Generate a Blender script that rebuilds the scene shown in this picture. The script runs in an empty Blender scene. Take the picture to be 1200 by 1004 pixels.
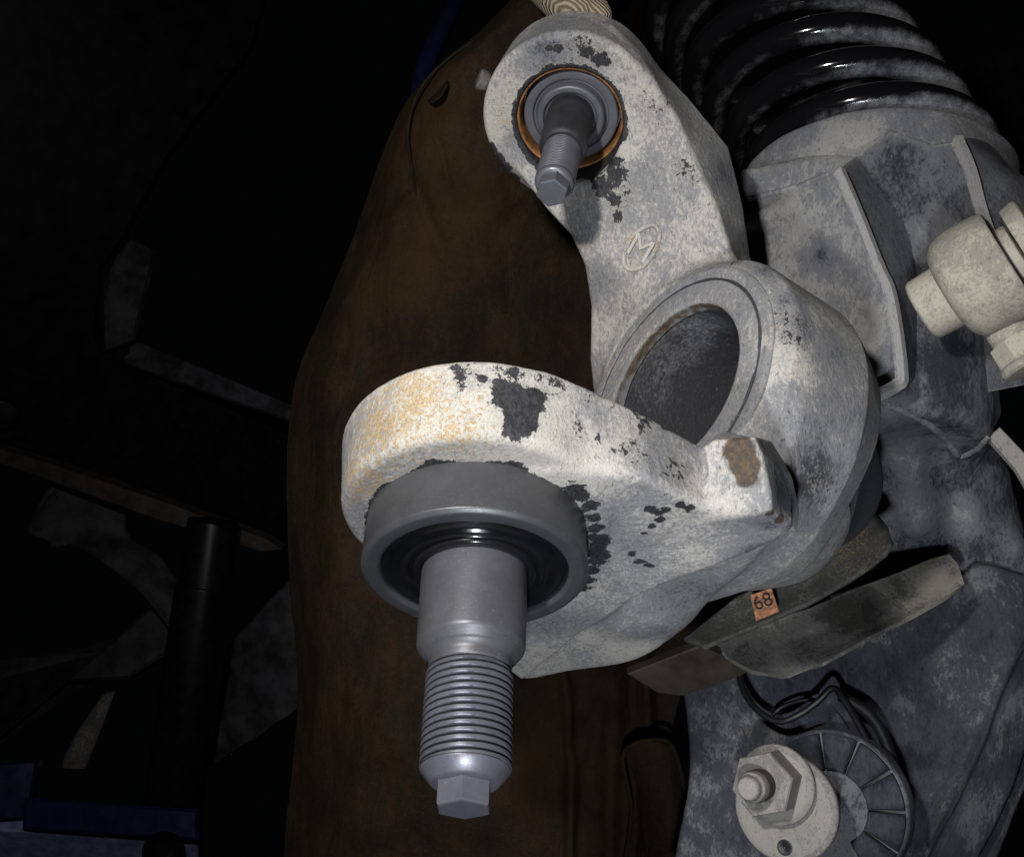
import bpy, bmesh, math, random
import numpy as np
from mathutils import Vector, Matrix

# ------------------------------------------------------------------ camera, light, exposure
# one unit = 1 m; geometry below is thought of in centimetres (CM) and scaled on creation
CM = 0.01
scene = bpy.context.scene
COL = scene.collection
cam_data = bpy.data.cameras.new('camera')
cam_data.sensor_fit = 'HORIZONTAL'; cam_data.sensor_width = 36.0; cam_data.lens = 36.0
cam_data.clip_start = 0.01; cam_data.clip_end = 20.0
cam = bpy.data.objects.new('camera', cam_data); COL.objects.link(cam)
cam.location = (0, 0, 0); cam.rotation_euler = (math.radians(90), 0, 0)
scene.camera = cam

world = bpy.data.worlds.new('World'); scene.world = world; world.use_nodes = True
bgn = world.node_tree.nodes['Background']
bgn.inputs[0].default_value = (0.55, 0.62, 0.8, 1); bgn.inputs[1].default_value = 0.0015

def area(name, loc, target, size, power, color, spread=180):
    l = bpy.data.lights.new(name, 'AREA'); l.shape = 'DISK'; l.size = size*CM; l.energy = power; l.color = color
    l.spread = math.radians(spread)
    o = bpy.data.objects.new(name, l); COL.objects.link(o)
    o.location = Vector(loc)*CM
    d = Vector(target) - Vector(loc)
    o.rotation_euler = d.to_track_quat('-Z', 'Y').to_euler()
    return o
area('camera_flash', (-10, 4, 14), (3, 45, 5), 3.0, 1.12, (1.0, 0.98, 0.955), 130)
area('work_lamp', (-1, -2, -14), (11, 45, -6), 3.0, .27, (0.90, 0.94, 1.0), 75)

scene.view_settings.view_transform = 'Standard'; scene.view_settings.look = 'None'
scene.view_settings.exposure = 0.0; scene.view_settings.gamma = 1.0
scene.view_settings.use_curve_mapping = False

# ------------------------------------------------------------------ maths helpers
F_PX = 1200.0
def A(*v): return np.array(v, float)
def nrm(v):
    v = np.asarray(v, float); return v/np.linalg.norm(v)
def ray(u, v): return A((u-600)/F_PX, 1.0, (502-v)/F_PX)
DK = 1.0                                    # depth factor of the far background
def P(u, v, d): return ray(u, v)*d*DK
def on_plane(u, v, O, n):
    r = ray(u, v); return r*(np.dot(n, O)/np.dot(n, r))
def basis(n):
    n = nrm(n); up = A(0, 0, 1) if abs(n[2]) < .9 else A(1, 0, 0)
    U = nrm(np.cross(up, n)); V = np.cross(n, U); return U, V, n
_rng = np.random.RandomState(7)
_LAT = _rng.rand(32, 32, 32).astype(np.float32)
def vnoise(p):
    p = np.asarray(p, float); i = np.floor(p).astype(int); f = p-i; f = f*f*(3-2*f)
    out = 0
    for a in (0, 1):
        wx = f[:, 0] if a else 1-f[:, 0]
        for b in (0, 1):
            wy = f[:, 1] if b else 1-f[:, 1]
            for c in (0, 1):
                wz = f[:, 2] if c else 1-f[:, 2]
                out = out + wx*wy*wz*_LAT[(i[:, 0]+a) & 31, (i[:, 1]+b) & 31, (i[:, 2]+c) & 31]
    return out*2-1
def fbm(p, oct=3):
    s = 0; a = 1.0
    for o in range(oct):
        s = s + a*vnoise(p*(2.0**o)+o*7.3); a *= .5
    return s
def smooth_curve(pts, n, closed=False):
    """Catmull-Rom through pts (any dimension)"""
    pts = np.array(pts, float); N = len(pts); out = []
    segs = N if closed else N-1
    for i in range(segs):
        g = lambda k: pts[(i+k) % N] if closed else pts[min(max(i+k, 0), N-1)]
        p0, p1, p2, p3 = g(-1), g(0), g(1), g(2)
        for j in range(n):
            t = j/n
            out.append(.5*((2*p1)+(-p0+p2)*t+(2*p0-5*p1+4*p2-p3)*t*t+(-p0+3*p1-3*p2+p3)*t**3))
    if not closed: out.append(pts[-1])
    return np.array(out)

# ------------------------------------------------------------------ scene helpers
def thing(name, label, cat, loc=(0, 0, 0), group=None):
    o = bpy.data.objects.new(name, None); COL.objects.link(o); o.empty_display_size = .02
    o.location = Vector(loc)*CM; o['label'] = label; o['category'] = cat
    if group: o['group'] = group
    return o
def tag(o, label, cat, group=None, kind=None):
    o['label'] = label; o['category'] = cat
    if group: o['group'] = group
    if kind: o['kind'] = kind
    return o
def origin(o):
    l = A(0, 0, 0)
    while o is not None:
        l = l + np.array(o.location); o = o.parent
    return l/CM
def mk(name, V, F, mat, parent=None, attrs=None, smooth=True, sharp=None, loc=None):
    V = np.asarray(V, float)
    org = origin(parent) if parent else (np.asarray(loc, float) if loc is not None else V.mean(0)*0)
    me = bpy.data.meshes.new(name)
    if isinstance(F, np.ndarray):
        F = F.tolist()
    me.from_pydata(((V-org)*CM).tolist(), [], F)
    me.update()
    if smooth:
        me.polygons.foreach_set('use_smooth', [True]*len(me.polygons))
    if attrs:
        for k, a in attrs.items():
            at = me.attributes.new(k, 'FLOAT', 'POINT'); at.data.foreach_set('value', np.asarray(a, np.float32))
    me.materials.append(mat)
    o = bpy.data.objects.new(name, me); COL.objects.link(o)
    if parent: o.parent = parent
    else: o.location = Vector(org)*CM
    if sharp is not None:
        me.update()
        bm = bmesh.new(); bm.from_mesh(me); bmesh.ops.recalc_face_normals(bm, faces=bm.faces)
        ang = math.radians(sharp)
        for e in bm.edges:
            if len(e.link_faces) == 2 and e.calc_face_angle(0) > ang: e.smooth = False
        bm.to_mesh(me); bm.free()
    return o

def lathe(profile, C, axis, seg=64, closed_prof=False):
    """profile [(s, r)] about an axis; returns V, F"""
    U, V_, n = basis(axis); C = np.asarray(C, float); V = []; F = []
    m = len(profile)
    for s, r in profile:
        for j in range(seg):
            a = 2*math.pi*j/seg
            V.append(C+n*s+(U*math.cos(a)+V_*math.sin(a))*max(r, 1e-4))
    rows = m if closed_prof else m-1
    for i in range(rows):
        i2 = (i+1) % m
        for j in range(seg):
            j2 = (j+1) % seg
            F.append((i*seg+j, i*seg+j2, i2*seg+j2, i2*seg+j))
    return np.array(V), F
def round_profile(profile, r=.05, n=3):
    """rounds the inner corners of an open (s, r) profile"""
    p = [np.array(q, float) for q in profile]; out = [p[0]]
    for i in range(1, len(p)-1):
        a, b, c = p[i-1], p[i], p[i+1]; la, lc = np.linalg.norm(a-b), np.linalg.norm(c-b)
        k = min(r, la*.45, lc*.45)
        if la < 1e-6 or lc < 1e-6: continue
        s, e = b+(a-b)/la*k, b+(c-b)/lc*k
        for j in range(n+1):
            t = j/n; out.append((1-t)**2*s+2*t*(1-t)*b+t*t*e)
    out.append(p[-1]); return [tuple(q) for q in out]
def thread(r0, r1, s0, s1, pitch, C, axis, seg=72, per=12, taper=0.35):
    U, V_, n = basis(axis); rows = int((s1-s0)/pitch*per)+1; V = []; F = []
    for i in range(rows+1):
        s = s0+(s1-s0)*i/rows
        for j in range(seg):
            a = 2*math.pi*j/seg; ph = (s/pitch-j/seg) % 1.0
            tri = 1-abs(2*ph-1); tri = min(1, max(0, (tri-.10)/.42)); tri = tri*tri*(3-2*tri)
            r = r0+(r1-r0)*tri
            e = (s-s0)/(pitch*taper*4)
            if e < 1: r = min(r, r0+(r1-r0)*max(0, e))
            V.append(C+n*s+(U*math.cos(a)+V_*math.sin(a))*r)
    for i in range(rows):
        for j in range(seg):
            j2 = (j+1) % seg; F.append((i*seg+j, i*seg+j2, (i+1)*seg+j2, (i+1)*seg+j))
    return np.array(V), F
def hexprism(r, s0, s1, C, axis, rot=0, bev=.08):
    """hexagon with a chamfered end at s1"""
    U, V_, n = basis(axis); V = []; F = []
    ring = lambda s, rr: [C+n*s+(U*math.cos(rot+k*math.pi/3)+V_*math.sin(rot+k*math.pi/3))*rr for k in range(6)]
    rows = [ring(s0, r), ring(s1-bev, r), ring(s1-bev*.3, r*(1-bev*.35/r)), ring(s1, r*(1-bev*1.3/r))]
    for q in rows: V += q
    for i in range(len(rows)-1):
        for k in range(6): F.append((i*6+k, i*6+(k+1) % 6, (i+1)*6+(k+1) % 6, (i+1)*6+k))
    F.append(tuple(range(len(V)-6, len(V)))); F.append(tuple(reversed(range(6))))
    return np.array(V), F
def tube(path, rad, seg=16, cap=True):
    path = np.array(path, float); N = len(path); rad = np.broadcast_to(np.asarray(rad, float), (N,))
    T = np.gradient(path, axis=0); T /= np.linalg.norm(T, axis=1)[:, None]
    u = nrm(np.cross(T[0], A(.3, .2, .9))); V = []; F = []; ang = []
    for i in range(N):
        u = nrm(u-T[i]*np.dot(u, T[i])); w = np.cross(T[i], u)
        for j in range(seg):
            a = 2*math.pi*j/seg; V.append(path[i]+(u*math.cos(a)+w*math.sin(a))*rad[i])
    for i in range(N-1):
        for j in range(seg):
            j2 = (j+1) % seg; F.append((i*seg+j, i*seg+j2, (i+1)*seg+j2, (i+1)*seg+j))
    if cap:
        F.append(tuple(reversed(range(seg)))); F.append(tuple(range((N-1)*seg, N*seg)))
    return np.array(V), F
def merge(*parts):
    V = []; F = []; o = 0
    for v, f in parts:
        V.append(np.asarray(v)); F += [tuple(i+o for i in q) for q in f]; o += len(v)
    return np.vstack(V), F
def plate(px, O, n, T, bevel=.06, back_px=None):
    """solid plate: outline of picture points laid on the plane (O, n), extruded T backwards, front edge chamfered"""
    n = nrm(n); pts = [on_plane(u, v, O, n) for u, v in px]; c = np.mean(pts, 0)
    U, V_, n = basis(n)
    q = np.array([[np.dot(p-O, U), np.dot(p-O, V_)] for p in pts]); m = len(q)
    ar = .5*np.sum(q[:, 0]*np.roll(q[:, 1], -1)-np.roll(q[:, 0], -1)*q[:, 1])
    if ar < 0: q = q[::-1]
    def inset(b):
        out = []
        for i in range(m):
            a, b0, c0 = q[i-1], q[i], q[(i+1) % m]
            e1 = nrm(b0-a); e2 = nrm(c0-b0); n1 = A(-e1[1], e1[0]); n2 = A(-e2[1], e2[0])
            k = n1+n2; k = k/max(.35, np.dot(k, k)/2)
            out.append(b0+k*b)
        return out
    rows = [(inset(bevel), 0), (q, -bevel), (q, -T+bevel), (inset(bevel), -T)]
    V = []; F = []
    for r, t in rows:
        for a, b in r: V.append(O+U*a+V_*b+n*t)
    for i in range(3):
        for j in range(m):
            j2 = (j+1) % m; F.append((i*m+j2, i*m+j, (i+1)*m+j, (i+1)*m+j2))
    F.append(tuple(range(m))); F.append(tuple(reversed(range(3*m, 4*m))))
    return np.array(V), F
def lin_curve(pts, n):
    pts = np.array(pts, float); out = [pts[i]+(pts[i+1]-pts[i])*j/n for i in range(len(pts)-1) for j in range(n)]
    return np.array(out+[pts[-1]])
def sheet(ctrl, nu=12, nv=12, thick=.15, fold=None, lin=False):
    """smooth surface through a grid of (u, v, depth) picture points, given thickness away from the camera"""
    g = np.array([[P(*c) for c in row] for row in ctrl])
    g = np.array([(lin_curve if lin else smooth_curve)(row, nu) for row in g])            # along the rows
    g = np.array([(lin_curve if lin == 2 else smooth_curve)(g[:, j], nv) for j in range(g.shape[1])]).transpose(1, 0, 2)
    R, C_, _ = g.shape
    if fold is not None: g = fold(g)
    du = np.gradient(g, axis=1); dv = np.gradient(g, axis=0); nn = np.cross(du, dv)
    nn /= np.linalg.norm(nn, axis=2)[:, :, None]+1e-9
    if np.mean(nn[:, :, 1]) < 0: nn = -nn
    back = g+nn*thick
    V = np.vstack([g.reshape(-1, 3), back.reshape(-1, 3)]); F = []; N = R*C_
    for i in range(R-1):
        for j in range(C_-1):
            a, b, c, d = i*C_+j, i*C_+j+1, (i+1)*C_+j+1, (i+1)*C_+j
            F.append((a, b, c, d)); F.append((N+a, N+d, N+c, N+b))
    bd = [(0, j) for j in range(C_)]+[(i, C_-1) for i in range(1, R)]+[(R-1, j) for j in range(C_-2, -1, -1)]+[(i, 0) for i in range(R-2, 0, -1)]
    for k in range(len(bd)):
        a = bd[k][0]*C_+bd[k][1]; b = bd[(k+1) % len(bd)][0]*C_+bd[(k+1) % len(bd)][1]
        F.append((a, N+a, N+b, b))
    return V, F

# ------------------------------------------------------------------ distance-field modelling (castings)
def smin(a, b, k):
    h = np.maximum(k-np.abs(a-b), 0)/k
    return np.minimum(a, b)-h*h*k*.25
def smax(a, b, k): return -smin(-a, -b, k)
def sd_cyl(p, C, axis, s0, s1, r0, r1=None, rd=.2):
    """rounded (tapered) cylinder from s0 to s1 along axis"""
    r1 = r0 if r1 is None else r1
    n = nrm(axis); q = p-C; s = q@n; r = np.linalg.norm(q-s[:, None]*n, axis=1)
    t = np.clip((s-s0)/(s1-s0), 0, 1); rr = r0+(r1-r0)*t
    dr = r-rr+rd; ds = np.abs(s-(s0+s1)/2)-abs(s1-s0)/2+rd
    return np.minimum(np.maximum(dr, ds), 0)+np.hypot(np.maximum(dr, 0), np.maximum(ds, 0))-rd
def poly2(x, y, vx, vy):
    """signed distance to polygons; vx, vy lists of arrays or floats"""
    m = len(vx); d = np.full(x.shape, 1e9); s = np.ones(x.shape)
    for i in range(m):
        j = i-1
        ex, ey = vx[j]-vx[i], vy[j]-vy[i]; wx, wy = x-vx[i], y-vy[i]
        t = np.clip((wx*ex+wy*ey)/(ex*ex+ey*ey+1e-12), 0, 1)
        d = np.minimum(d, (wx-ex*t)**2+(wy-ey*t)**2)
        c1 = y >= vy[i]; c2 = y < vy[j]; c3 = ex*wy > ey*wx
        s = np.where((c1 & c2 & c3) | (~c1 & ~c2 & ~c3), -s, s)
    return s*np.sqrt(d)
def sd_lathe(p, C, axis, prof, rd=0):
    n = nrm(axis); q = p-C; s = q@n; r = np.linalg.norm(q-s[:, None]*n, axis=1)
    return poly2(s, r, [a for a, b in prof], [b for a, b in prof])-rd
class Loft:
    """solid between an outline on a front plane and an outline on the plane T behind it"""
    def __init__(self, front, O, n, T, rd=.3, back=None):
        self.O = np.asarray(O, float); self.U, self.V, self.n = basis(n); self.T = T; self.rd = rd
        f2 = lambda u, v, O_: (lambda p: (np.dot(p-self.O, self.U), np.dot(p-self.O, self.V)))(on_plane(u, v, O_, self.n))
        self.f = [f2(u, v, self.O) for u, v in front]
        Ob = self.O-self.n*T
        self.b = [self.f[i] if (back is None or back[i] is None) else f2(*back[i], Ob) for i in range(len(front))]
    def __call__(self, p):
        q = p-self.O; x = q@self.U; y = q@self.V; z = q@self.n
        t = np.clip(-z/self.T, 0, 1)
        vx = [f[0]+(b[0]-f[0])*t for f, b in zip(self.f, self.b)]; vy = [f[1]+(b[1]-f[1])*t for f, b in zip(self.f, self.b)]
        d2 = poly2(x, y, vx, vy)+self.rd; dz = np.abs(z+self.T/2)-self.T/2+self.rd
        return np.minimum(np.maximum(d2, dz), 0)+np.hypot(np.maximum(d2, 0), np.maximum(dz, 0))-self.rd
def sd_cap(p, a, b, ra, rb):
    a = np.asarray(a); b = np.asarray(b); ab = b-a; t = np.clip((p-a)@ab/np.dot(ab, ab), 0, 1)
    return np.linalg.norm(p-a-t[:, None]*ab, axis=1)-(ra+(rb-ra)*t)
def sd_mesh(fn, lo, hi, h, noise=0.0, nscale=1.0):
    lo = np.asarray(lo, float); hi = np.asarray(hi, float); c = 4
    n = (np.ceil((hi-lo)/h/c).astype(int))*c+1; nc = (n-1)//c+1
    ax = [lo[i]+np.arange(nc[i])*h*c for i in range(3)]
    G = np.stack(np.meshgrid(*ax, indexing='ij'), -1).reshape(-1, 3)
    Dc = fn(G).reshape(nc).astype(np.float32)
    idx = [np.minimum((np.arange(n[i])+c//2)//c, nc[i]-1) for i in range(3)]
    D = Dc[np.ix_(*idx)]
    act = np.argwhere(np.abs(D) < h*c*1.9)
    for k in range(0, len(act), 2000000):
        a = act[k:k+2000000]; D[a[:, 0], a[:, 1], a[:, 2]] = fn(lo+a*h)
    S = D < 0
    cnt = np.zeros(np.array(S.shape)-1, np.uint8)
    for i in (0, 1):
        for j in (0, 1):
            for k in (0, 1): cnt += S[i:n[0]-1+i, j:n[1]-1+j, k:n[2]-1+k]
    cells = np.argwhere((cnt > 0) & (cnt < 8))
    vid = np.full(cnt.shape, -1, np.int32); vid[cells[:, 0], cells[:, 1], cells[:, 2]] = np.arange(len(cells))
    crn = np.array([(i, j, k) for i in (0, 1) for j in (0, 1) for k in (0, 1)])
    val = np.stack([D[cells[:, 0]+a, cells[:, 1]+b, cells[:, 2]+c_] for a, b, c_ in crn], 1)
    acc = np.zeros((len(cells), 3)); num = np.zeros(len(cells))
    for a in range(8):
        for b in range(a+1, 8):
            if np.abs(crn[a]-crn[b]).sum() != 1: continue
            m = (val[:, a] < 0) != (val[:, b] < 0); t = np.where(m, val[:, a]/(val[:, a]-val[:, b]+1e-12), 0)
            acc += m[:, None]*(crn[a]+t[:, None]*(crn[b]-crn[a])); num += m
    V = lo+(cells+acc/num[:, None])*h
    Fs = []
    for axi in range(3):
        sl0 = [slice(None)]*3; sl1 = [slice(None)]*3; sl0[axi] = slice(0, -1); sl1[axi] = slice(1, None)
        e = S[tuple(sl0)] != S[tuple(sl1)]
        E_ = np.argwhere(e); o1, o2 = [(1, 2), (2, 0), (0, 1)][axi]
        ok = (E_[:, o1] > 0) & (E_[:, o2] > 0) & (E_[:, o1] < n[o1]-1) & (E_[:, o2] < n[o2]-1); E_ = E_[ok]
        def g(da, db):
            q = E_.copy(); q[:, o1] -= da; q[:, o2] -= db; return vid[q[:, 0], q[:, 1], q[:, 2]]
        quad = np.stack([g(1, 1), g(0, 1), g(0, 0), g(1, 0)], 1)
        ins = S[E_[:, 0], E_[:, 1], E_[:, 2]]
        quad = np.where(ins[:, None], quad, quad[:, ::-1]); Fs.append(quad)
    Fq = np.vstack(Fs)
    V0 = V.copy()
    for it in range(2):
        e = .02; d = fn(V)
        g = np.stack([fn(V+A(e, 0, 0))-fn(V-A(e, 0, 0)), fn(V+A(0, e, 0))-fn(V-A(0, e, 0)), fn(V+A(0, 0, e))-fn(V-A(0, 0, e))], 1)/(2*e)
        g2 = np.maximum((g*g).sum(1), .2); st = g*(d/g2)[:, None]
        L = np.linalg.norm(st, axis=1); st *= np.minimum(1, .6*h/np.maximum(L, 1e-9))[:, None]
        V = V-st
    N = g/np.linalg.norm(g, axis=1)[:, None]
    if noise: V = V+N*(noise*fbm(V*nscale, 4))[:, None]
    return V, Fq, N
def hit(V, u, v):
    """nearest vertex of a point cloud along the line of sight through picture point (u, v)"""
    r = nrm(ray(u, v)); t = V@r; dist = np.linalg.norm(V-t[:, None]*r, axis=1)
    m = dist < .18
    if not m.any(): m = dist < dist.min()+.05
    i = np.where(m)[0]; return V[i[np.argmin(t[i])]]
def blobs(V, lst):
    """soft marks on a surface: list of (u, v, radius in cm[, strength]) seated on the surface"""
    out = np.zeros(len(V))
    for b in lst:
        c = hit(V, b[0], b[1]); s = b[3] if len(b) > 3 else 1.0
        out = np.maximum(out, s*np.clip(1-np.linalg.norm(V-c, axis=1)/b[2], 0, 1))
    return out

# ------------------------------------------------------------------ materials
class NT:
    def __init__(self, name):
        self.m = bpy.data.materials.new(name); self.m.use_nodes = True; self.t = self.m.node_tree
        self.b = self.t.nodes['Principled BSDF']; self.tc = self.t.nodes.new('ShaderNodeTexCoord')
    def n(self, typ, **kw):
        x = self.t.nodes.new(typ)
        for k, v in kw.items(): setattr(x, k, v)
        return x
    def l(self, a, b): self.t.links.new(a, b)
    def set(self, sock, v):
        if hasattr(v, 'is_linked') or isinstance(v, bpy.types.NodeSocket): self.l(v, sock)
        else: sock.default_value = v
    def noise(self, scale, detail=4, rough=.55, dist=0, stretch=None, off=(0, 0, 0)):
        v = self.tc.outputs['Object']
        mp = self.n('ShaderNodeMapping'); self.l(v, mp.inputs[0])
        mp.inputs['Location'].default_value = off
        if stretch:
            mp.inputs['Rotation'].default_value = stretch[1]; mp.inputs['Scale'].default_value = stretch[0]
        x = self.n('ShaderNodeTexNoise'); self.l(mp.outputs[0], x.inputs['Vector'])
        x.inputs['Scale'].default_value = scale; x.inputs['Detail'].default_value = detail
        x.inputs['Roughness'].default_value = rough; x.inputs['Distortion'].default_value = dist
        return x.outputs['Fac']
    def ramp(self, f, a, b, interp='LINEAR'):
        x = self.n('ShaderNodeMapRange'); x.interpolation_type = interp if interp != 'LINEAR' else 'SMOOTHSTEP'
        self.set(x.inputs[0], f); x.inputs[1].default_value = a; x.inputs[2].default_value = b
        return x.outputs[0]
    def math(self, op, a, b=0.0, c=0.0, clamp=False):
        x = self.n('ShaderNodeMath', operation=op); x.use_clamp = clamp
        self.set(x.inputs[0], a); self.set(x.inputs[1], b); self.set(x.inputs[2], c); return x.outputs[0]
    def mix(self, f, a, b, mode='MIX'):
        x = self.n('ShaderNodeMix', data_type='RGBA'); x.blend_type = mode
        self.set(x.inputs[0], f)
        for s, v in ((x.inputs[6], a), (x.inputs[7], b)):
            if isinstance(v, tuple): s.default_value = (*v, 1)
            else: self.l(v, s)
        return x.outputs[2]
    def attr(self, name):
        x = self.n('ShaderNodeAttribute'); x.attribute_name = name; return x.outputs['Fac']
    def bump(self, h, strength=.4, dist=.0005, prev=None):
        x = self.n('ShaderNodeBump'); x.inputs['Strength'].default_value = strength; x.inputs['Distance'].default_value = dist
        self.l(h, x.inputs['Height'])
        if prev is not None: self.l(prev, x.inputs['Normal'])
        return x.outputs[0]
    def out(self, col=None, rough=None, metal=None, bump=None, spec=None, coat=None):
        b = self.b
        for k, v in (('Base Color', col), ('Roughness', rough), ('Metallic', metal), ('Specular IOR Level', spec), ('Coat Weight', coat)):
            if v is None: continue
            if isinstance(v, tuple): b.inputs[k].default_value = (*v, 1)
            else: self.set(b.inputs[k], v)
        if bump is not None: self.l(bump, b.inputs['Normal'])
        return self.m

def dusty(name, dust=(.50, .475, .425), blue=(.15, .157, .18), deep=(.04, .041, .046), balance=.5, ochre=.3, gloss=.75, bmp=.6, fine=1000, speck=.5, streak=None, edge=.8, wide=.10, fw=.42, crisp=.5, cloud=.42):
    t = NT(name)
    st = streak or ((1, 1, 1), (0, 0, 0))
    big = t.noise(30, 4, .5, .3); mid = t.noise(190, 7, .72, .3, stretch=st); flk = t.noise(760, 7, .76, .4, stretch=st); fin = t.noise(fine*1.6, 3, .6); mic = t.noise(3600, 2, .6)
    scr = t.noise(420, 3, .6, .4, stretch=((1, 5, 1), (.5, .4, .9))); scr2 = t.noise(380, 3, .6, .6, stretch=((5, 1, 1), (.2, .7, .3)))
    v = t.math('ADD', t.math('ADD', t.math('MULTIPLY', big, cloud), .21-cloud*.5), t.math('ADD', t.math('ADD', t.math('MULTIPLY', mid, cloud*.85), .18-cloud*.425), t.math('ADD', t.math('MULTIPLY', flk, fw), .21-fw*.5)))
    v = t.math('ADD', v, t.math('MULTIPLY', t.attr('dust_light'), .16)); v = t.math('SUBTRACT', v, t.math('MULTIPLY', t.attr('grime_shade'), .26))
    geo = t.n('ShaderNodeNewGeometry')
    v = t.math('ADD', v, t.math('MULTIPLY', t.math('SUBTRACT', geo.outputs['Pointiness'], .5), edge))
    f = t.ramp(v, .505-wide+balance*.11, .605+wide+balance*.11)
    fs = t.ramp(v, .535+balance*.11, .585+balance*.11)                       # crisp flake edges over the soft film
    f = t.math('ADD', t.math('MULTIPLY', f, 1-crisp), t.math('MULTIPLY', fs, crisp))
    col = t.mix(f, blue, dust)
    col = t.mix(t.math('MULTIPLY', t.ramp(v, .44+balance*.14, .34+balance*.08), .92), col, deep)
    # pale and dark specks of dried spray
    sp = t.math('ADD', t.math('MULTIPLY', fin, .6), t.math('MULTIPLY', mic, .4))
    col = t.mix(t.math('MULTIPLY', t.ramp(sp, .54, .66), t.math('MULTIPLY', t.math('ADD', f, .12), speck)), col, (min(1, dust[0]*1.3), min(1, dust[1]*1.3), min(1, dust[2]*1.27)))
    col = t.mix(t.math('MULTIPLY', t.ramp(sp, .46, .36), .55), col, blue)
    col = t.mix(t.math('MULTIPLY', t.ramp(scr, .60, .70), .6), col, deep)
    col = t.mix(t.math('MULTIPLY', t.ramp(scr2, .61, .70), .5), col, deep)
    # ochre rust flecks
    if ochre > 0:
        oc = t.math('ADD', t.noise(850, 4, .65, .6, off=(3, 1, 2)), t.math('ADD', t.math('MULTIPLY', t.noise(90, 3, off=(1, 5, 2)), .25), t.math('MULTIPLY', t.attr('rust'), .20)))
        of = t.ramp(oc, .80-ochre*.12, .90-ochre*.12)
        col = t.mix(t.math('MULTIPLY', of, .75), col, t.mix(t.ramp(fin, .42, .6), (.40, .29, .13), (.23, .135, .05)))
    rs = t.ramp(t.math('ADD', t.attr('stain'), t.math('MULTIPLY', t.math('SUBTRACT', mid, .5), .9)), .30, .55)
    col = t.mix(t.math('MULTIPLY', rs, t.math('ADD', .55, t.math('MULTIPLY', flk, .8), clamp=True)), col, t.mix(t.ramp(flk, .38, .66), (.022, .013, .008), (.12, .08, .048)))
    # bare dark patches where the scale has flaked off
    ch = t.math('ADD', t.attr('chip'), t.math('ADD', t.math('MULTIPLY', t.math('SUBTRACT', t.noise(230, 5, .65, .4, off=(4, 4, 1)), .5), 1.3), t.math('MULTIPLY', t.math('SUBTRACT', flk, .5), 1.0)))
    cf = t.math('MULTIPLY', t.ramp(ch, .36, .42), t.ramp(t.attr('chip'), .02, .1))
    lip = t.math('MULTIPLY', t.ramp(ch, .24, .36), t.ramp(t.attr('chip'), .02, .1))
    col = t.mix(t.math('MULTIPLY', lip, .35), col, (min(1, dust[0]*1.35), min(1, dust[1]*1.35), min(1, dust[2]*1.35)))
    col = t.mix(cf, col, t.mix(t.ramp(flk, .4, .65), (.014, .014, .016), (.045, .045, .05)))
    rough = t.math('SUBTRACT', gloss+.1, t.math('ADD', t.math('MULTIPLY', cf, .2), t.math('MULTIPLY', rs, .25)), clamp=True)
    h = t.math('ADD', t.math('MULTIPLY', fin, .5), t.math('ADD', t.math('MULTIPLY', mid, .9), t.math('ADD', t.math('MULTIPLY', flk, .9), t.math('MULTIPLY', mic, .25))))
    h = t.math('SUBTRACT', t.math('ADD', h, t.math('MULTIPLY', lip, .5)), t.math('MULTIPLY', cf, 1.4))
    return t.out(col, rough, 0.0, t.bump(h, bmp, .0011), .3)

M = {}
DOWN = ((1, 1, .55), (.12, .3, .5))
M['cast'] = dusty('dusty_cast_iron', dust=(.465, .442, .400), blue=(.145, .15, .168), deep=(.036, .037, .043), balance=.54, ochre=.34, streak=((1, 1, .6), (.5, .35, .4)), wide=.15, fw=.46, crisp=.3, bmp=.5, cloud=.27)
M['house'] = dusty('dusty_grey_steel', dust=(.30, .295, .283), blue=(.115, .12, .138), deep=(.020, .022, .028), balance=.5, ochre=.05, bmp=.5, speck=.25, streak=DOWN, wide=.16, fw=.34, edge=1.6, cloud=.34, crisp=.35)
M['arm'] = dusty('dusty_blue_steel', dust=(.165, .168, .178), blue=(.042, .045, .060), deep=(.011, .0125, .018), balance=.80, ochre=0, bmp=.5, speck=.10, streak=DOWN, wide=.09, fw=.3, edge=1.6)
M['plate'] = dusty('dusty_plate', dust=(.25, .235, .20), blue=(.085, .083, .077), deep=(.025, .023, .02), balance=.5, ochre=.1, bmp=.4, speck=.2)
M['bush'] = dusty('dusty_cream_rubber', dust=(.46, .43, .355), blue=(.27, .257, .222), deep=(.10, .098, .09), balance=.42, ochre=.05, bmp=.3, speck=.2)
def phosphate(name, col=(.16, .16, .175), rough=.42, metal=.35):
    t = NT(name); f = t.noise(900, 4, .7); g = t.noise(90, 5, .65, .5); st = t.noise(500, 4, .6, 0, stretch=((.15, 1, 1), (.2, .6, .1)))
    c = t.mix(t.ramp(g, .32, .68), tuple(x*.88 for x in col), tuple(x*1.08 for x in col))
    c = t.mix(t.math('MULTIPLY', t.ramp(st, .58, .74), .2), c, tuple(x*.45 for x in col))
    c = t.mix(t.math('MULTIPLY', t.ramp(t.noise(1900, 2), .68, .74), .25), c, (.5, .5, .5))
    r = t.math('ADD', rough-.12, t.math('ADD', t.math('MULTIPLY', f, .16), t.math('MULTIPLY', g, .08)))
    return t.out(c, r, metal, t.bump(t.math('ADD', f, t.math('MULTIPLY', st, .6)), .14, .0003), .5)
M['stud'] = phosphate('phosphated_steel', (.088, .088, .096), .44, .35)
M['thread'] = phosphate('thread_steel', (.125, .125, .150), .38, .4)
M['flange'] = phosphate('flange_steel', (.105, .105, .126), .46, .3)
M['ring'] = phosphate('bearing_steel', (.072, .073, .078), .40, .4)
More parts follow.
